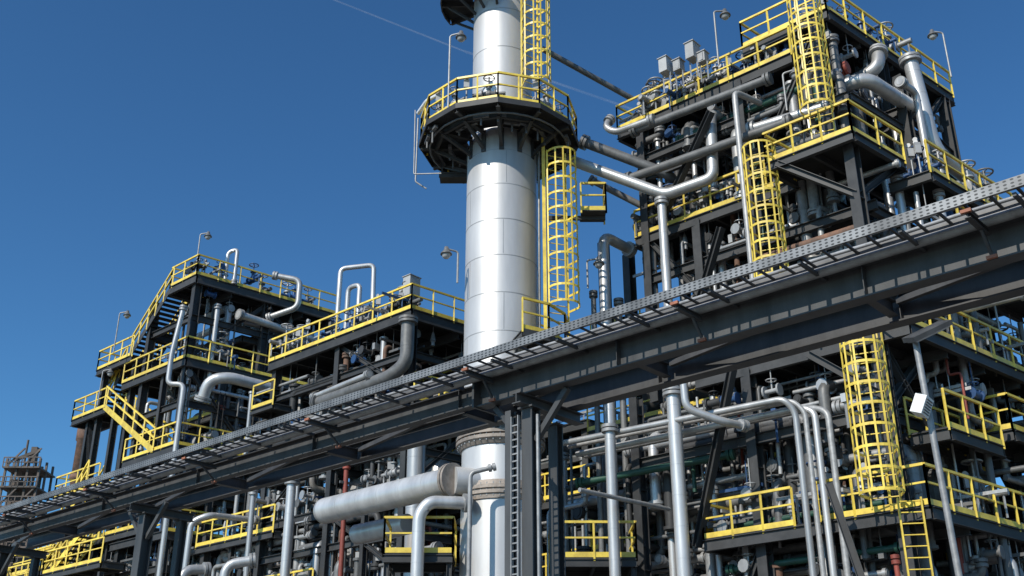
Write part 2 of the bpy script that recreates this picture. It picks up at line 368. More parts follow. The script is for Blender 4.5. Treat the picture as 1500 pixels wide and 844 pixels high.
side_platform(-4.0,-1.85,34.4,36.2,8.0,"small yellow railed platform next to column foot")
side_platform(1.25,3.9,34.6,37,7.9,"small yellow railed platform behind rack post")
ladder((1.62,35.0),15.1,22.3,(.35,-1),"yellow caged ladder hanging beside the silver column",w=.74,cr=.55,cage_from=1.3,over=.5)
ladder((.68,34.4),23.65,34,(.6,-1),"yellow caged ladder rising above the round platform",w=.72,cr=.52,cage_from=1.5)
m=M(); c=V(2.95,35.3,20.3); m.beam(c-V(.45,0,0),c+V(.45,0,0),.9,.06); m.beam(c-V(1.7,0,.1),c+V(.45,0,-.1),.1,.15)
rs=obj(m,"rest_platform",STEEL,T); rail(rs,[c+V(-.45,-.45,0),c+V(.45,-.45,0),c+V(.45,.45,0)],sp=.9)
obj(M().beam(V(1.15,34.75,15.1),V(1.15,34.75,23.4),.12,.12),"ladder_support",YEL,T)
lamp((-2.3,33.3,23.6),3.2,(1,-.2)); 
pipe([V(-3.62,35.8,24.8),V(-3.62,35.8,22.0),V(-3.2,35.8,21.7)],.03,GALV,"thin conduit hanging off the round platform",False)
pipe([V(-3.7,35.4,24.9),V(-3.65,35.4,22.1),V(-2.6,35.0,21.9)],.025,GALV,"thin conduit hanging off the round platform",False)
pipe([V(-3.6,35.6,24.9),V(-3.2,34.8,24.95),V(-2.8,34.4,24.9)],.08,FROST,"white foil wrapped pipe on the platform rail",False,seams=False)
pipe([V(.95,35.2,15),V(1.0,35.2,23.0)],.05,GALV,"thin vertical conduit fixed to the column",False)
# ================================================================== RIGHT PROCESS STRUCTURE
R=empty("process_structure",W(CR,0,0,0),"tall dark steel process structure with yellow railed decks","industrial structure")
for a,b,z0,z1 in [(0,0,0,20),(4.4,0,0,13.5),(8.8,0,0,13.5),(4.4,1.1,13.6,25),(8.8,1.1,13.6,25),(1.3,1.3,20.3,26.3),
    (0.3,4.5,0,24.8),(4.4,4.5,0,25),(8.8,4.5,0,25),(0.9,9,0,26.1),(4.4,9,0,25),(8.8,9,0,25),(13,3.5,0,22),(13,8.5,0,22),(11,2.6,0,20.5),
    (2.2,0,0,8),(6.6,1.1,13.6,20),(0,13.5,0,14.6),(4.4,13.5,0,14.6),(8.8,13.5,0,14.6),(13,13.5,0,14.6),(2.2,4.5,0,13),(6.6,4.5,0,20),(-4,13.5,0,12.4),(2.2,9,0,20),(6.6,9,0,24),(1.1,5,20,26.1)]:
    column(R,CR,a,b,z0,z1)
deck(R,CR,-1.0,6.1,-.5,8,8.3,"rl")
rail(R,[W(CR,3.0,-.5,8.3),W(CR,6.1,-.5,8.3)]); rail(R,[W(CR,-1,-.5,8.3),W(CR,2.2,-.5,8.3)])
deck(R,CR,-1,6.3,-.1,8.6,13.7,"fr",.38)
deck(R,CR,6.3,13.2,2.5,8.6,13.7,"f",.36); deck(R,CR,6.3,13.2,2.5,8.6,9.2,"f",.3); deck(R,CR,1.2,6,3.4,8,10.9,"fr",.3)
deck(R,CR,2.6,9.3,1,9,20.2,"f",.38); deck(R,CR,-.45,2.6,-.6,2.4,20.2,"frl",.32)
deck(R,CR,-1.2,.2,2.4,9.2,19.6,"r"); deck(R,CR,2.2,9.9,1,9.5,25.2,"fl",.42); deck(R,CR,.8,4.2,1.2,9.7,26.5,"frl",.4)
deck(R,CR,-1.15,0,.9,4.0,10.7,"rl"); deck(R,CR,-1.15,0,4.8,9,11.4,"rf"); deck(R,CR,.2,9,3.6,9,17.0,"f",.3); deck(R,CR,.4,8.8,1.1,9,22.8,"",.3,grate=False)
deck(R,CR,-2.2,-.2,1.5,9.5,16.6,"r",.25); deck(R,CR,3,8.8,5,9,22.9,"f",.3)
for z,rl in ((14.8,""),(12.6,"f"),(10.6,""),(8.6,""),(6.8,""),(5.2,"")): deck(R,CR,-5,13,9.2,14,z,rl,.36)
deck(R,CR,.2,11,2.2,9,5.4,"f",.3); deck(R,CR,9.4,13,2.6,8.6,17.2,"f",.3); deck(R,CR,.2,13,4.6,9,6.9,"f",.3); deck(R,CR,.2,8.8,5,9,15.3,"f",.3)
deck(R,CR,-5,-1.2,6,14,7.4,"r",.3); column(R,CR,-4.5,6.5,0,7.2); column(R,CR,-4.5,10,0,12.4)
for z in (4,6.2,11.2,16.9,18.3,23.4):
    b0=0 if z<13 else 1.1
    for (p,q) in ((( 0,b0),(4.4,b0)),((4.4,b0),(8.8,b0)),((0.3,b0),(0.3,4.5)),((0.3,4.5),(0.9,9)),((4.4,b0),(4.4,4.5)),((8.8,4.5),(13,3.5)),((0.3,4.5),(4.4,4.5)),((4.4,4.5),(8.8,4.5))):
        if z>20 and (p==(0,b0) or p==(8.8,4.5) or p==(.3,b0)): continue
        beam(R,W(CR,*p,z),W(CR,*q,z),.34,.2)
for p,q in [((7.2,33.5,23.6),(5.6,36.0,20.6)),((7.2,33.5,18.9),(6.4,34.5,16.4)),((6.9,32.3,13.3),(5.7,34.0,8.1)),((8.7,29.6,9.0),(9.6,29.3,4.5)),((10.7,29.9,18.2),(8.7,31.1,20.0)),((10.8,30,18.2),(12.6,31.4,20.0)),((10.7,29.9,11.6),(9.0,31.2,13.4)),((10.8,30,11.4),(12.6,31.6,13.4))]:
    brace(R,V(*p),V(*q),.24)
for (a,b,z0,a2,b2,z1) in [(0.3,4.5,13.7,.6,9,19.6),(4.4,1.1,14,8.8,1.1,20),(4.4,1.1,20.4,1.4,1.2,25.6),(0,4.5,8.3,0,0,13.4),(8.8,0,0,4.4,0,8),(0.4,9,8.3,0.3,4.5,13.4),(4.4,4.5,20.3,8.8,4.5,25),(8.8,0,8.4,11,2.6,13.5),(0,9,14,-2,9.4,16.5),(4.4,4.5,8.4,0,4.5,13.5),(4.4,4.5,14,8.8,4.5,19.8),(.6,5,22,.9,8.8,26)]:
    brace(R,W(CR,a,b,z0),W(CR,a2,b2,z1),.2)
ladder(W(CR,.75,-.15,0).xy,20.2,26.6,(-.45,-.9),"yellow caged ladder rising from balcony to top deck",w=.74,cr=.54,cage_from=1.2)
ladder(W(CR,3.0,-.15,0).xy,15.2,20.3,(-.45,-.9),"yellow caged ladder below the projecting balcony",w=.72,cr=.54,cage_from=.8,over=.8)
ladder(W(CR,.05,-.75,0).xy,8.3,13.8,(-.45,-.9),"tall yellow caged ladder joining two lower decks",w=.78,cr=.58,cage_from=.3,over=.3)
ladder(W(CR,-.6,-.75,0).xy,3.0,8.3,(-.2,-1),"plain yellow ladder below the lowest deck",w=.6,cage=False,over=.2)
# ================================================================== REAR STRUCTURE
Q=empty("process_structure",W(CM,0,0,0),"low dark steel pipe structure behind the column","industrial structure")
for a in (0,4.5,9):
    for b in (0,4.5,9): column(Q,CM,a,b,0,15.5)
for z in (5.6,7.3,9.0,10.7,12.4,14.0,15.5): deck(Q,CM,-.3,9.3,(-.3 if z in (5.6,9,12.4,15.5) else 4),9.3,z,"f" if z in (9.0,12.4) else "",.36)
for z in (7.3,10.8,14): 
    beam(Q,W(CM,0,0,z),W(CM,9,0,z)); beam(Q,W(CM,0,0,z),W(CM,0,9,z))
brace(Q,W(CM,0,0,9),W(CM,4.5,0,12.2)); brace(Q,W(CM,0,0,5.6),W(CM,0,4.5,9))
# ================================================================== MIDDLE-LEFT STRUCTURE
L1=empty("process_structure",W(CL,0,0,0),"dark steel equipment structure with one railed top deck","industrial structure")
for a in (0,4.6,9.2):
    for b in (0,3.6,7.2): column(L1,CL,a,b,0,19.2)
for a in (13.5,): 
    for b in (0,3.6): column(L1,CL,a,b,0,12)
for a in (2.3,6.9,11.4): column(L1,CL,a,0,0,11.6,.24)
deck(L1,CL,-.3,9.5,-.3,7.5,19.5,"frk",.46); deck(L1,CL,-.3,9.5,0,7.5,15.6,"r",.4); deck(L1,CL,-.3,9.5,0,7.5,11.9,"",.36); deck(L1,CL,-.3,9.5,0,7.5,8.6,"",.3)
deck(L1,CL,8,13.9,-.3,4,11.4,"f",.3); deck(L1,CL,5,13.9,-.3,4,8.3,"f",.3); deck(L1,CL,7.8,9.4,-1.0,0,17.0,"f",.25)
for z in (5.2,6.9,8.4,9.8,11.4): deck(L1,CL,-.3,16,6,12,z,"",.3)
for z in (13.6,17.4): deck(L1,CL,1,9,4.4,7.2,z,"f",.3)
for a in (4.6,9.2,13.5,16): column(L1,CL,a,11.8,0,11.4)
for z in (5,17.6,13.6,10.2):
    for (p,q) in (((0,0),(4.6,0)),((4.6,0),(9.2,0)),((0,0),(0,3.6)),((0,3.6),(0,7.2)),((9.2,0),(9.2,3.6)),((0,3.6),(4.6,3.6)),((4.6,3.6),(9.2,3.6))):
        beam(L1,W(CL,*p,z),W(CL,*q,z),.3,.2)
for s_ in [(0,0,16,4.6,0,19.1),(9.2,0,12,4.6,0,15.3),(0,0,8.7,4.6,0,11.6),(0,0,12,0,3.6,15.3)]: brace(L1,W(CL,*s_[:3]),W(CL,*s_[3:]),.18)
# ================================================================== FAR-LEFT STRUCTURE
F=empty("process_structure",W(CF,0,0,0),"dark steel structure with zigzag stairs and yellow rails","industrial structure")
for a in (0,4):
    for b in (0,4,8): column(F,CF,a,b,0,25.2,.4)
for a,b,z in ((8.6,.1,22.2),(8.6,1.6,22.2),(6.6,0,19.8),(11.8,0,12.5),(11.8,2,12.5),(9.6,.1,20),(2,0,20.7),(0,2,20.7),(0,6,20.7),(8,3,12.5),(5.4,.1,22.2)): column(F,CF,a,b,0,z,.3)
deck(F,CF,-.3,2.2,-.3,8.2,25.5,"flr",.46); deck(F,CF,2.2,4.3,1.6,8.2,25.5,"f",.4); deck(F,CF,-.3,5.8,-.3,8.2,20.9,"fr",.42); deck(F,CF,-.3,4.5,-.3,8.2,16.4,"fr",.4)
deck(F,CF,5.2,8.9,-.3,1.5,22.4,"fl",.34); deck(F,CF,7.2,10.9,-.3,1.3,19.9,"fl",.34); deck(F,CF,1.8,12.5,-.3,3,12.7,"flk",.34); deck(F,CF,6.8,11.5,-.3,2,15.6,"flk",.3)
deck(F,CF,-.3,4.5,-.3,8.2,12.2,"r",.36); deck(F,CF,-.3,4.5,-.3,8.2,8.8,"f",.36); deck(F,CF,1.8,12.5,-.3,3,9.2,"fk",.3); deck(F,CF,1.8,12.5,2,8,7.4,"",.3); deck(F,CF,1.8,12.5,2,8,11,"f",.3)
deck(F,CF,2.6,8.4,-1.6,-.35,11.0,"fl",.3); deck(F,CF,8.5,12.6,-1.7,-.35,10.6,"fr",.3); deck(F,CF,10,14.5,-.5,2.4,11.7,"flr",.3)
for a,b in ((2.8,-1.4),(8.2,-1.4),(12.3,-1.4),(14.2,0)): column(F,CF,a,b,0,10.5,.24)
deck(F,CF,.2,4,2,8,14.2,"",.3); deck(F,CF,.2,4,2,8,18.6,"f",.3); deck(F,CF,.4,4,3,8,23.1,"",.3)
flight(F,W(CF,2.0,-.3,25.45),W(CF,5.4,-.3,22.4),E2,1.5); flight(F,W(CF,7.3,-.35,19.9),W(CF,1.6,-.35,16.4),E2,1.1,True); flight(F,W(CF,9.5,.4,19.8),W(CF,7.2,.4,22.4),E2,.9)
flight(F,W(CF,6.8,-.9,15.6),W(CF,9.6,-.9,12.7),E2,.9,True); flight(F,W(CF,5.2,-1.5,12.7),W(CF,8.4,-1.5,10.6),E2,.9,True); flight(F,W(CF,12.6,-1.5,10.6),W(CF,9.6,-1.5,8.0),E2,.9,True)
for z in (5,10.5,14.3,18.6,23.2):
    for (p,q) in (((0,0),(4,0)),((0,0),(0,4)),((0,4),(0,8)),((4,0),(4,4)),((4,4),(4,8)),((0,4),(4,4))): beam(F,W(CF,*p,z),W(CF,*q,z),.34,.2)
for s_ in [(0,0,21,0,4,25),(0,4,16.5,0,0,20.5),(0,8,21,0,4,25),(4,0,12.8,0,0,16),(8.6,.1,15.8,9.6,.1,19.6),(8.6,.1,8,11.8,0,12.4)]: brace(F,W(CF,*s_[:3]),W(CF,*s_[3:]),.2)
# ================================================================== NEAR PIPE RACK
B=empty("pipe_rack",W(CB,0,0,0),"long dark steel pipe rack carrying cable tray overhead","pipe rack")
NB=V(-E1.y,E1.x,0); NB=NB if NB.y>0 else -NB
def K(a,n,z): return W(CB,a,0,z)+NB*n
zt=8.42
def girder(a0,a1,n,h,w,stiff=2.2):
    m=M().ib(K(a0,n,zt-h/2),K(a1,n,zt-h/2),w,h,.024)
    a=a0+.6
    while a<a1-.1: m.beam(K(a,n,zt-h+.026),K(a,n,zt-.026),.012 ,w-.01,NB); a+=stiff*2
    return obj(m,"girder",STEELB,B)
girder(-12,.65,0,.52,.26); girder(-12,.3,1.2,.52,.26)
girder(.66,21,.12,.40,.2); girder(.31,21,1.2,.40,.2)
obj(M().beam(K(.66,-.2,zt-.26),K(.66,1.3,zt-.26),.05,.56),"end_plate",STEELB,B)
a=-11
while a<20.5:
    obj(M().ib(K(a,.15 if a<.6 else .24,zt-.32),K(a,1.07,zt-.32),.14,.24,.016),"cross_beam",STEELB,B)
    if -11<=a<19: obj(M().beam(K(a,.2,zt-.22),K(a+4.0,1.05,zt-.22),.09,.09),"plan_brace",STEELB,B)
    a+=4.1
a=-8.8; i=0
while a<20.5:
    f0=-.14 if a<.6 else 0.0
    br=obj(M().ib(K(a,-.86,zt-.13),K(a,f0-.01,zt-.13),.08,.09,.01),"tray_bracket",STEELB,B)
    for n,zz in ((-.885,zt-.09),(f0-.03,zt-.49)): obj(M().beam(K(a-.07,n,zz),K(a+.07,n,zz),.045,.045),"clamp",ORANGE,br)
    obj(M().beam(K(a,f0-.03,zt-.45),K(a,-.4,zt-.17),.04,.04),"bracket_strut",STEELB,br)
    a+=4.5; i+=1
a=-10.9
while a<20.5:
    obj(M().beam(K(a,-.84,zt-.045),K(a,.0,zt-.045),.05,.05),"tray_support",STEELB,B); a+=1.5
def rpost(a,w,n0=.0,w2=.2,da=0):
    for n,ww,aa in ((n0,w,a),(1.2,w2,a+da)):
        p,q=K(aa,n,0),K(aa,n,zt-.54-.2)
        m=M(); t=.028
        m.beam(p,q,ww,t,NB,0,ww/2-t/2); m.beam(p,q,ww,t,NB,0,-ww/2+t/2); m.beam(p,q,t,ww-2*t,NB)
        o=obj(m,"post",STEELB,B)
        obj(M().beam(q-ZU*.02,q+ZU*.012,ww+.1,ww+.1,NB),"cap_plate",STEELB,o)
    obj(M().ib(K(a,-.3,zt-.63),K(a,1.5,zt-.63),.2,.2,.02),"post_head_beam",STEELB,B)
    for s_ in (-1,1): obj(M().beam(K(a+s_*.12,n0,zt-1.35),K(a+s_*.85,n0,zt-.55),.1,.1),"knee_brace",STEELB,B)
rpost(-.5,.24,.1,.2,.35); rpost(12.4,.3,.2); rpost(20.3,.3,.2); rpost(-11.8,.44,.1)
m=M()
for s_ in (-1,1): m.beam(K(-.27+s_*.08,-.06,0),K(-.27+s_*.08,-.06,7.55),.02,.06,NB)
z=.1
while z<7.5: m.beam(K(-.34,-.06,z),K(-.20,-.06,z),.02,.025); z+=.13
obj(m,"riser_ladder_tray",GALV,None,"narrow galvanised cable ladder fixed up the rack post","cable tray")
obj(M().ib(K(-.06,.05,0),K(-.06,.05,7.7),.14,.16,.016,NB),"post",STEELB,B)
pipe([K(-.74,.0,0),K(-.74,.0,7.5)],.03,GALV,"thin grey conduit beside the rack post",False)
TR=empty("cable_tray",K(0,-.6,zt),"long galvanised ladder cable tray with perforated side rail","cable tray")
obj(M().beam(K(-12,-.90,zt+.08),K(21,-.90,zt+.08),.02,.15),"side_rail",PERF,TR)
obj(M().beam(K(-12,-.40,zt+.05),K(21,-.40,zt+.05),.02,.09),"side_rail",DULL,TR)
me=None; a=-11.8; rg=M().beam(-NB*.24,NB*.24,.04,.025); cnt=0
while a<20.9:
    p=K(a,-.65,zt+.02)
    if cnt<99:
        if me is None: o=obj(rg,"tray_rung",STEELB); me=o.data
        else: o=link(bpy.data.objects.new("tray_rung",me))
        o.parent=TR; o.location=p-TR.location
    a+=.335; cnt+=1
cb=M()
for n,r in ((-.79,.022),(-.50,.03)):
    cb.tube([K(-12+.75*i,n+rnd.uniform(-.022,.022),zt+.035+r+rnd.uniform(0,.012)) for i in range(45)],r,6,0)
obj(cb,"cable_bundle",CABLE,TR)
pipe([K(-12,-.24,zt+.0),K(21,-.24,zt+.0)],.08,GALV,"long slim galvanised pipe running along the rack",False,n=14,seams=False)
pipe([K(-12,-.02,zt+.065),K(21,-.02,zt+.065)],.035,DULL,"thin dull conduit lying on the rack girder",False,n=8,seams=False)
pipe([K(-12,.75,zt+.12),K(21,.75,zt+.12)],.10,DULL,"dull pipe lying on top of the rack",False,seams=False)
# ================================================================== NAMED PIPES
pipe([(1.1,36.6,23.9),(5.6,35.0,21.0),(7.2,34.1,21.2),(7.3,34.1,23.9),(8.7,35.5,24.3)],.21,ALU,"silver clad line bending up the structure face",bend=1.5)
pipe([(5.45,35.1,20.9),(5.5,35.2,8)],.17,ALU,"silver vertical pipe dropping from the main line")
pipe([(7.85,32.4,15.5),(7.85,32.4,23.7),(9.3,33.5,23.8)],.11,GALV,"tall grey inverted hook pipe beside the ladder")
pipe([(2.7,36.5,24.2),(6.0,36.0,22.4),(6.6,37.5,22.4)],.2,DULL,"dull grey pipe bridging column and structure")
pipe([(3.0,37,22.8),(6.2,37,20.9)],.13,DULL,"dull grey pipe bridging column and structure")
pipe([(1.2,36,28.2),(4.9,37.6,26.9)],.12,DULL,"dark pipe sloping from column to top deck",False)
pipe([(3.4,36.5,8),(3.4,36.5,20.1),(4.6,37.8,20.1)],.2,ALU,"silver vertical pipe standing near the column")
pipe([(3.0,36.9,8),(3.0,36.9,18)],.1,DULL,"dull vertical pipe standing near the column")
pipe([(3.9,36.7,8),(3.9,36.7,17.6)],.12,DULL,"dull vertical pipe standing near the column")
pipe([(13.4,33.0,25.9),(13.2,32.7,24.9),(12.3,33.5,24.8),(11.6,34.1,24.8)],.24,ALU,"fat silver elbow pipe under the top deck")
pipe([(11.4,32.4,23.8),(12.3,31.7,23.8),(13.1,32.3,23.7),(14.6,33.4,23.6)],.26,ALU,"fat silver elbow pipe under the top deck")
pipe([(14.5,33.0,25.6),(14.8,33.0,21.6),(17.4,35.0,21.0)],.27,ALU,"fat silver down pipe at the structure corner")
pipe([(13.9,32.2,20.2),(14.7,32.8,20.3),(14.9,33.0,21.5)],.2,ALU,"silver elbow pipe at the structure corner")
pipe([(13.4,31.6,23.6),(14.2,32.3,23.6),(14.2,32.3,20.4)],.13,ALU,"silver pipe turning down beside the balcony")
pipe([(8.4,33.2,22.6),(10.9,31.6,22.6)],.2,ALU,"silver horizontal pipe under the top deck")
pipe([(4.6,36.0,24.3),(9.2,32.4,24.3)],.16,DULL,"dull horizontal pipe under the top deck")
pipe([(4.3,36.0,22.2),(9.6,31.9,22.2)],.17,DULL,"dull horizontal pipe under the top deck")
pipe([(3.9,36.6,25.3),(3.6,36.4,24.8),(4.0,36.2,24.4),(5.4,35.2,24.4)],.14,ALU,"silver pipe wrapping the deck end")
pipe([(12.2,31.2,17.0),(12.8,31.7,16.9),(12.8,31.7,20)],.14,ALU,"silver pipe turning under the balcony corner")
pipe([(8.2,33.0,17.4),(11.2,30.6,17.5)],.15,RUST,"rusty brown horizontal pipe on the structure face")
for i,(dx,dz) in enumerate(((0,0),(.28,.05),(.56,.02),(.95,.1))):
    x=8.25+dx
    pipe([(1.6+i*.3,35.5+i*.3,11.8+dz*2-i*.12),(x-.25,30.7+i*.12,11.8+dz*2-i*.12),(x+.05,30.7,11.4),(x+.05,30.7,0)],.10 if i!=1 else .08,ALU if i%2==0 else GALV,"slim silver pipe turning down into vertical bank",False,group="bank of slim vertical pipes")
pipe([(5.1,31,13.2),(5.15,31,11.6),(6.2,31,11.2),(7,31.5,11.2)],.12,ALU,"silver elbow pipe crossing below the rack")
pipe([(5.1,33,12.9),(5.1,33,0)],.22,ALU,"thick silver vertical pipe under the deck")
pipe([(3.15,34,12),(3.15,34,0)],.18,ALU,"thick silver vertical pipe under the deck")
pipe([(2.0,32,9.4),(5.0,34.6,9.4)],.07,GALV,"slim grey horizontal pipe under the deck",False)
pipe([(-1.3,34.4,9.55),(-2.6,34.0,9.5),(-2.9,34.0,9.1),(-2.9,34.0,0)],.2,ALU,"silver elbow pipe falling beside the column")
pipe([(-.5,33.5,10.5),(-1.3,33.5,10.3),(-1.3,33.5,0)],.075,GALV,"thin grey bent pipe before the column")
pipe([(-8.6,46.0,16.6),(-5.0,42.4,16.6),(-4.3,41.9,17.0),(-4.3,41.9,19.0)],.28,DULL,"dull grey pipe with elbow rising at structure corner")
pipe([(-8.8,46.0,16.9),(-5.9,42.9,16.9)],.12,ALU,"slim silver pipe beside the larger line")
pipe([(-15.2,51.2,18.4),(-14.9,50.9,19.4),(-14.0,51,19.6),(-11.8,52.8,19.5)],.28,ALU,"large silver elbow pipe in far structure")
pipe([(-15.3,53,25.5),(-15.3,53,27.4),(-14.8,53,27.6),(-14.8,53,25.5)],.11,ALU,"silver goose neck vent above the top deck")
pipe([(-13,54,26.5),(-11.5,54,26.2),(-11.5,54,24.6),(-13.2,54.5,24.2)],.16,ALU,"silver looped pipe on the top deck")
pipe([(-7.8,47.6,20),(-7.8,47.6,22.9),(-7.2,47.2,22.9),(-7.2,47.2,21)],.12,ALU,"silver goose neck vent above the deck")
pipe([(-8.3,48,19.6),(-8.3,48,24.1),(-6.7,48,24.3),(-6.6,48,19.6)],.12,ALU,"tall silver goose neck vent above the deck")
pipe([(-16.7,51.2,23.5),(-17,51.2,20.9),(-17,51.2,19.3),(-16.2,51.2,19.3),(-16.2,51.2,8)],.13,ALU,"silver stepped down pipe on the corner")
pipe([(-14.4,53,23.8),(-10.7,57,23.8)],.2,ALU,"silver horizontal pipe below top deck")
pipe([(-13.6,46,0),(-13.5,46,11.4),(-12.8,46,11.7),(-11.2,48,11.9)],.13,ALU,"silver pipe turning out below the deck")
pipe([(-11,46,12.8),(-10.9,46,0)],.12,ALU,"silver vertical pipe in the lower plant")
pipe([(-11.4,44,0),(-11.35,44,9.3),(-10.2,44.2,9.5)],.2,ALU,"fat silver elbow pipe close to ground")
pipe([(-13.2,44.6,0),(-13.2,44.6,9.2),(-12.3,45.2,9.3)],.2,ALU,"fat silver elbow pipe close to ground")
pipe([(-3.6,40,13.4),(-3.5,40,0)],.34,ALU,"thick silver vertical pipe behind the header")
pipe([(-9.2,45,13),(-9.1,45,0)],.2,ALU,"silver vertical pipe in the lower plant")
pipe([(-6.8,44,13.4),(-6.7,44,0)],.1,RED,"red oxide vertical pipe in the lower plant")
pipe([(2.2,36.5,10.7),(7,33.5,10.9)],.12,GREEN,"dark green horizontal pipe under the deck")
pipe([(10.2,29.2,0),(10.1,29.2,7.0)],.07,RED,"red vertical fire water pipe by the column")
# ================================================================== LAMPS, CABINETS, VALVES
lamp((-16.6,52,25.5),2.5,(1,0)); lamp((-21.4,55,22.4),2.3,(1,0)); lamp((7.5,32.9,25.2),2.4,(.8,.1)); lamp((17.1,35.5,26.5),2.1,(-1,0))
lamp((-1.9,34.6,17.3),1.2,(-.7,-.2)); lamp((2.7,35.5,17.5),1.1,(.7,0)); lamp((-22.4,56.5,19.9),2.0,(1,0)); lamp((9.3,31.3,22.2),1.5,(.8,-.3)); lamp((-24,58.5,12.7),3.2,(-1,0))
TD="pale grey cabinet standing on the top deck"
cabinet(V(5.85,34.5,25.95),.46,.35,.6,TD); cabinet(V(6.75,33.7,26.0),.48,.35,.66,TD); cabinet(V(6.3,34.3,25.9),.34,.3,.45,TD); cabinet(V(7.1,33.6,25.8),.3,.3,.4,TD)
cabinet(V(-4.35,43.2,20.5),.6,.45,.9,"pale grey cabinet on the middle deck")
def valves(C,ar,br,zs,n,mts=(DULL,GALV,BLUE)):
    for i in range(n):
        a=rnd.uniform(*ar); b=rnd.uniform(*br); z=rnd.choice(zs)+rnd.uniform(.5,.9)
        mt=rnd.choice(mts); valve(W(C,a,b,z),rnd.choice((E1,E2)),rnd.uniform(1.0,1.6),mt,"gate valve with round handwheel standing over the deck")
        if i%2==0: instrument(W(C,rnd.uniform(*ar),br[0]+.1,rnd.choice(zs)),rnd.uniform(1.0,1.6))
valves(CR,(2.6,9.3),(1.4,2.3),(25.2,25.2,20.2),30); valves(CR,(0,6),(.2,1.6),(13.7,8.3),16); valves(CR,(1.1,1.5),(2,9),(26.5,),4); valves(CR,(-.8,-.2),(2.8,8.5),(19.6,13.7,8.3),10); valves(CL,(.3,9),(.1,1.6),(19.5,19.5,15.6,11.9,8.6),30); valves(CF,(0,1.2),(.3,8),(25.5,20.9,20.9,16.4),30)
Tm=empty("floodlight_mast",(10.2,24,0),"slim leaning grey mast with flat floodlight head","lamp")
obj(M().cyl(V(9.75,24,0),V(9.5,24,11.0),.075,12),"pole",GALV,Tm)
obj(M().beam(V(9.3,23.9,11.0),V(10.25,23.9,11.45),.55,.12,V(-.3,-.4,1)),"lamp_head",STEELB,Tm)
obj(M().beam(V(9.36,23.86,10.93),V(10.2,23.86,11.33),.42,.03,V(-.3,-.4,1)),"lamp_lens",DULL,Tm)
Sk=empty("horn_speaker",(9.6,24.6,9.3),"white box loudspeaker bracketed to the mast","loudspeaker")
sp0=V(9.22,23.85,9.4); sd_=V(.5,-.5,-.3).normalized(); su=V(.2,0,1)
obj(M().beam(sp0,sp0+sd_*.28,.38,.44,su),"speaker_housing",WHITE,Sk)
m=M()
s_=sd_.cross(su).normalized(); u_=s_.cross(sd_).normalized()
for i in range(6): 
    c=sp0+sd_*.288+u_*(-.16+.062*i); m.beam(c-s_*.14,c+s_*.14,.02,.022)
obj(m,"speaker_grille",DULL,Sk)
obj(M().beam(V(9.55,24,9.35),sp0,.05,.05),"bracket",GALV,Sk)
# ================================================================== FAR BACKGROUND
D=empty("lattice_tower",(-49.3,110,0),"distant weathered lattice tower with stacked floors","industrial structure")
x0,x1=-51.6,-47.4
for s2 in (-1.8,0,1.8):
    for x in (x0,x1,-50.2,-48.8): obj(M().beam(V(x,110+s2,0),V(x+(-49.6-x)*.2,110+s2*.9,31),.2,.2),"leg",RUSTG,D)
for i,z in enumerate(range(2,32,2)):
    k=1-.2*z/31; c=-49.5; h_=2.3*k
    m=M().beam(V(c-h_,110,z),V(c+h_,110,z),4.2,.16)
    m.beam(V(c-h_,107.9,z+1.0),V(c+h_,107.9,z+1.0),.1,.1).beam(V(c-h_,107.9,z+.5),V(c+h_,107.9,z+.5),.08,.08)
    for j in range(7): x=c-h_+2*h_*j/6; m.beam(V(x,107.9,z),V(x,107.9,z+1),.08,.08)
    obj(m,"floor",RUSTG,D)
    if i%2==0: obj(M().beam(V(c-h_*.9,108.1,z),V(c,108.1,z+2),.14,.14).beam(V(c+h_*.9,108.1,z+2),V(c,108.1,z),.14,.14),"cross_bracing",RUSTG,D)
for (x,r,a_,b_) in ((-50.4,.7,5,29),(-48.9,.45,12,26),(-47.9,.25,6,22)): obj(M().cyl(V(x,109.6,a_),V(x,109.6,b_),r,14),"vessel",RUSTG,D)
obj(M().beam(V(-50.8,109,31),V(-48.4,109,32.0),.3,.3).cyl(V(-50.2,110,31),V(-50.2,110,33.4),.12,8).beam(V(-49.3,110,31),V(-49.3,110,32.6),.6,.6),"roof_gear",RUSTG,D)
St=empty("chimney_stack",(-32.3,80,0),"rusty brown steel chimney stack","chimney")
obj(M().lathe(V(-32.3,80,0),[(.5,0),(.5,24.6),(.6,24.7),(.6,25.7),(.45,25.7),(.45,24)],20),"flue",RUST,St)
obj(M().lathe(V(-32.3,80,0),[(.5,21.6),(.62,21.7),(.62,22),(.5,22.1)],20),"collar",RUST,St)
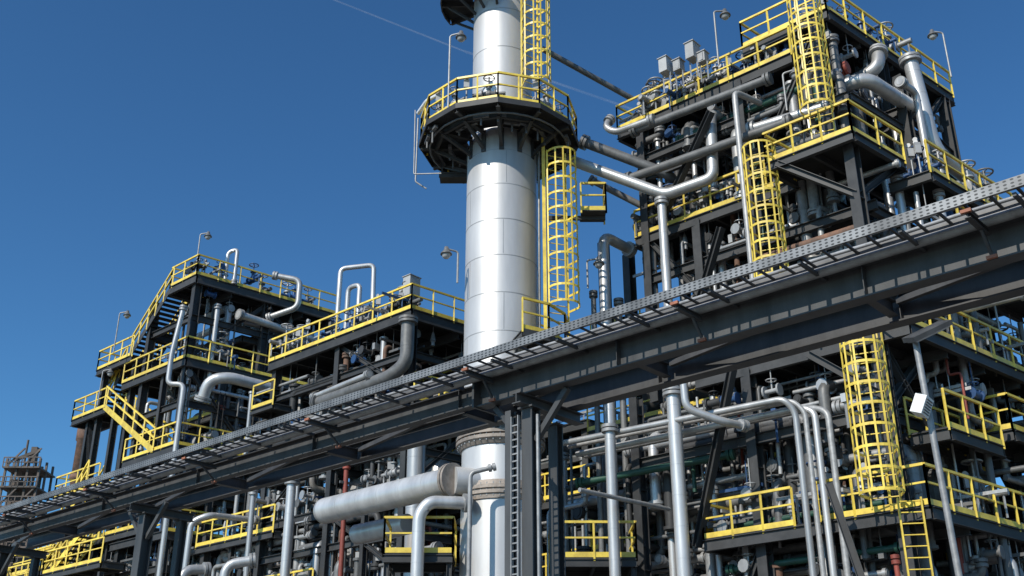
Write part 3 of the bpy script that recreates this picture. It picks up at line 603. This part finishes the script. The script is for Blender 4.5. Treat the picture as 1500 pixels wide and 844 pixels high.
# ================================================================== INFILL PIPEWORK
BULK=M(); BM=[ALU,GALV,DULL,STEEL,RUST,RED,GREEN,CAB,BLUE]
def infill(C,ar,br,zl,n,lab,rads=(.05,.07,.1,.14,.18),seedb=1.6,cap=9999):
    made=0
    for i in range(n):
        a=rnd.uniform(*ar); t=rnd.random()**seedb; b=br[0]+(br[1]-br[0])*t; z=rnd.choice(zl)-rnd.uniform(.5,1.5); r=rnd.choice(rads)
        mt=rnd.choices(BM[:7],(7,5,6,3,.7,.2,.3))[0]
        k=rnd.random()
        if k<.42:
            L=rnd.uniform(2,6); a2=min(max(a+rnd.choice((-1,1))*L,ar[0]),ar[1])
            pts=[W(C,a,b,z),W(C,a2,b,z)]
            if rnd.random()<.6: pts.append(W(C,a2,b,z-rnd.uniform(1,3)))
            if rnd.random()<.5: pts.insert(0,W(C,a,b,z+rnd.uniform(.3,.5)))
        elif k<.66:
            b2=min(max(b+rnd.choice((-1,1))*rnd.uniform(2,5),br[0]),br[1])
            pts=[W(C,a,b,z),W(C,a,b2,z)]
            if rnd.random()<.6: pts.append(W(C,a,b2,z-rnd.uniform(1,3)))
        else:
            pts=[W(C,a,b,z+.4),W(C,a,b,z-rnd.uniform(2.5,5))]
            if rnd.random()<.6: pts.append(pts[-1]+rnd.choice((E1,-E1,E2))*rnd.uniform(.8,2.5))
        if any((p-q).length<.25 for p,q in zip(pts,pts[1:])): continue
        if made<cap and t<.4 and r>.06 and npipe[0]<296:
            nm={"aluminium_cladding":"silver clad","galvanised_steel":"slim galvanised","dull_grey_pipe":"dull grey","painted_dark_steel":"dark painted","rusty_steel":"rusty brown","red_oxide_pipe":"red oxide","dark_green_pipe":"dark green"}[mt.name]
            pipe(pts,r,mt,"%s pipe %s"%(nm,lab),r>.09,n=8 if r<.1 else 14); made+=1
        else:
            BULK.cur=BM.index(mt); BULK.tube(pts,r,8,2.4)
            if r>.09:
                for p,q in ((pts[0],pts[1]),(pts[-1],pts[-2])):
                    d=(q-p).normalized(); BULK.cyl(p+d*.02,p+d*.12,r*1.45,10)
def clutter(C,ar,br,zs,n,over=True):
    for i in range(n):
        zd=rnd.choice(zs); up=over and rnd.random()<.55
        ab=(rnd.uniform(*ar),br[0]+(br[1]-br[0])*rnd.random()**1.8); k=rnd.random(); BULK.cur=rnd.choice((0,1,1,2,2,3,7,8))
        if up:      # stands on the deck
            f=W(C,*ab,zd); h=rnd.uniform(.35,.9); p=f+ZU*h
            BULK.beam(f,p,.06,.06)
        else:       # hung from the deck beams above
            f=W(C,*ab,zd-.3); h=rnd.uniform(.4,1.3); p=f-ZU*h
            BULK.cyl(f,p,.02,6)
        d=rnd.choice((E1,E2))
        if k<.35:
            BULK.cyl(p-d*.25,p+d*.25,rnd.uniform(.07,.14),10).cyl(p-d*.28,p-d*.22,.2,10).cyl(p+d*.22,p+d*.28,.2,10); BULK.cyl(p,p+ZU*.35,.03,6)
            BULK.tube([p+ZU*.35+V(math.cos(t),math.sin(t),0)*.17 for t in [j*math.pi/5 for j in range(10)]],.02,5,0,True)
        elif k<.6: BULK.beam(p,p+ZU*rnd.uniform(.25,.4),rnd.uniform(.15,.35),.16,E1)
        elif k<.85: BULK.beam(p-d*rnd.uniform(.4,1.1),p+d*rnd.uniform(.4,1.1),.07,.1)
        else: BULK.cyl(p,p+ZU*.4,.13,10,.05).cyl(p-ZU*.2,p,.08,8)
infill(CR,(.9,9),(1.2,5),(20,25,22.6,18.2,24.6),210,"threaded between decks of tall structure",cap=60)
infill(CR,(.2,13),(.2,5),(13.5,11,8,9.4,12.5),300,"low in the tall structure",cap=70)
infill(CR,(-.9,.2),(2.6,9),(19.4,16.4,13.5,11,9,8),70,"along the side of tall structure",(.04,.06,.09,.12),cap=14)
infill(CR,(.9,2.4),(1.6,9),(26,25.2,24.4),36,"under the highest deck of tall structure",(.06,.1,.16),cap=8)
infill(CL,(.2,13),(.1,4),(19,15.4,11.8,8.6,10.5,11.8),280,"between decks of the middle structure",cap=60)
infill(CF,(.2,4),(.2,7.8),(25,20.7,16.2,12,10),110,"between decks of the stair structure",cap=15)
infill(CF,(-.1,.3),(.2,7.8),(25,20.7,16.2,12,10),70,"on the flank of the stair structure",(.05,.07,.1,.13),cap=14)
infill(CM,(.2,9),(-.2,2),(15,12,9,7),90,"in the structure behind the column",cap=10)
infill(CF,(1,12),(0,3),(12.5,9,8),60,"under the long low deck",cap=6)
clutter(CR,(2.8,9.5),(1.2,4),(25.2,20.2),150); clutter(CR,(.6,6),(-.2,4),(13.7,8.3,10.9),150); clutter(CR,(6.3,13),(2.6,5),(13.7,9.2),50); clutter(CR,(-.9,.1),(2.6,9),(19.6,16.6,13.7,8.3),50); clutter(CR,(1.0,2.2),(1.6,9),(26.5,),24)
clutter(CL,(0,9.3),(0,3.5),(19.5,15.6,11.9,8.6),190); clutter(CL,(9,13.8),(0,3),(11.4,8.3),40); clutter(CF,(-.2,2),(0,8),(25.5,20.9,16.4,12.2),150); clutter(CM,(0,9),(0,2),(9,12.4,15.5),50); clutter(CF,(2,12),(0,2.5),(12.7,9.2),50)
obj(BULK,"small_bore_pipework",BM,None,"dense mass of small pipes deep inside the structures",None,None,"stuff")
def drum(C,a,b,z,L,r,mt=ALU,lab="horizontal silver drum resting on deck saddles"):
    T=empty("process_drum",W(C,a,b,z),lab,"process vessel","horizontal drums"); p,q=W(C,a,b,z+r+.3),W(C,a+L,b,z+r+.3)
    d=(q-p).normalized(); m=M().cyl(p,q,r,28)
    for s_,x in ((-1,p),(1,q)):
        for (r1,x1),(r2,x2) in zip([(r,0),(r*.92,.15*r),(r*.7,.32*r),(r*.35,.43*r)],[(r*.92,.15*r),(r*.7,.32*r),(r*.35,.43*r),(.01,.46*r)]): m.cyl(x+d*s_*x1,x+d*s_*x2,r1,28,r2,caps=False)
    obj(m,"drum_shell",mt,T)
    for k in (.2,.8): obj(M().beam(p.lerp(q,k)-ZU*(r+.3),p.lerp(q,k)-ZU*(r*.6),.2,r*1.5,d),"saddle",STEEL,T)
DG="dull grey drum resting on deck saddles"
drum(CR,1.5,4.8,13.7,5,.9,DULL,DG); drum(CR,3,4,20.2,4.5,.8,DULL,DG); drum(CL,1,3,15.6,5.5,.8,DULL,DG); drum(CL,1,3,11.9,5.5,.9); drum(CR,.8,4,8.3,4,.9,DULL,DG); drum(CF,.4,3,16.4,3,.7)
drum(CR,7,4,13.8,4.5,1.0,DULL,DG); drum(CR,7,4,9.3,4.5,1.0,DULL,DG); drum(CR,4.6,3.4,17.1,3.6,.8,DULL,DG); drum(CL,9.8,2,8.4,3.5,.8,DULL,DG)
# contrail
m=M(); A,Bq,Cq=V(-760,3000,2485),V(-159,3000,2200),V(420,3000,1960)
m.beam(A,Bq,5,4).beam(Bq,Cq,7,5)
ct=bpy.data.materials.new("thin_vapour"); ct.use_nodes=True; nt=ct.node_tree; nt.nodes.clear()
o_=nt.nodes.new("ShaderNodeOutputMaterial"); mx=nt.nodes.new("ShaderNodeMixShader"); tr=nt.nodes.new("ShaderNodeBsdfTransparent"); df=nt.nodes.new("ShaderNodeBsdfDiffuse"); df.inputs[0].default_value=(.8,.8,.8,1)
no=nt.nodes.new("ShaderNodeTexNoise"); gg=nt.nodes.new("ShaderNodeNewGeometry"); nt.links.new(gg.outputs["Position"],no.inputs["Vector"]); no.inputs["Scale"].default_value=.006
mr=nt.nodes.new("ShaderNodeMapRange"); mr.inputs[3].default_value=.0; mr.inputs[4].default_value=.10; nt.links.new(no.outputs["Fac"],mr.inputs[0])
nt.links.new(mr.outputs[0],mx.inputs[0]); nt.links.new(tr.outputs[0],mx.inputs[1]); nt.links.new(df.outputs[0],mx.inputs[2]); nt.links.new(mx.outputs[0],o_.inputs[0])
obj(m,"contrail",ct,None,"faint thin white contrail in blue sky",None,None,"structure")
# ================================================================== LIGHT & CAMERA
EL,AZ=math.radians(38),math.radians(220)
w=bpy.data.worlds.new("World"); sc.world=w; w.use_nodes=True; nt=w.node_tree; bg=nt.nodes["Background"]
s=nt.nodes.new("ShaderNodeTexSky"); s.sky_type='NISHITA'; s.sun_disc=False; s.sun_elevation=EL; s.sun_rotation=AZ; s.air_density=1; s.dust_density=.6; s.ozone_density=3
ga=nt.nodes.new("ShaderNodeGamma"); ga.inputs[1].default_value=1.2; nt.links.new(s.outputs[0],ga.inputs[0])
mx=nt.nodes.new("ShaderNodeMix"); mx.data_type='RGBA'; mx.blend_type='MULTIPLY'; mx.inputs[0].default_value=1; mx.inputs[7].default_value=(.44,.76,.90,1)
nt.links.new(ga.outputs[0],mx.inputs[6]); nt.links.new(mx.outputs[2],bg.inputs[0]); bg.inputs[1].default_value=.108
sd=bpy.data.lights.new("sun",'SUN'); sd.energy=4.6; sd.angle=math.radians(.5); sd.color=(1,.94,.84)
so=link(bpy.data.objects.new("sun",sd)); dirv=V(math.sin(AZ)*math.cos(EL),math.cos(AZ)*math.cos(EL),math.sin(EL)); so.rotation_euler=dirv.to_track_quat('Z','Y').to_euler()
cd=bpy.data.cameras.new("camera"); cam=link(bpy.data.objects.new("camera",cd)); cd.lens=38.4; cd.clip_end=20000; cam.location=(0,0,1.7); cam.rotation_euler=(math.radians(114),0,0); sc.camera=cam
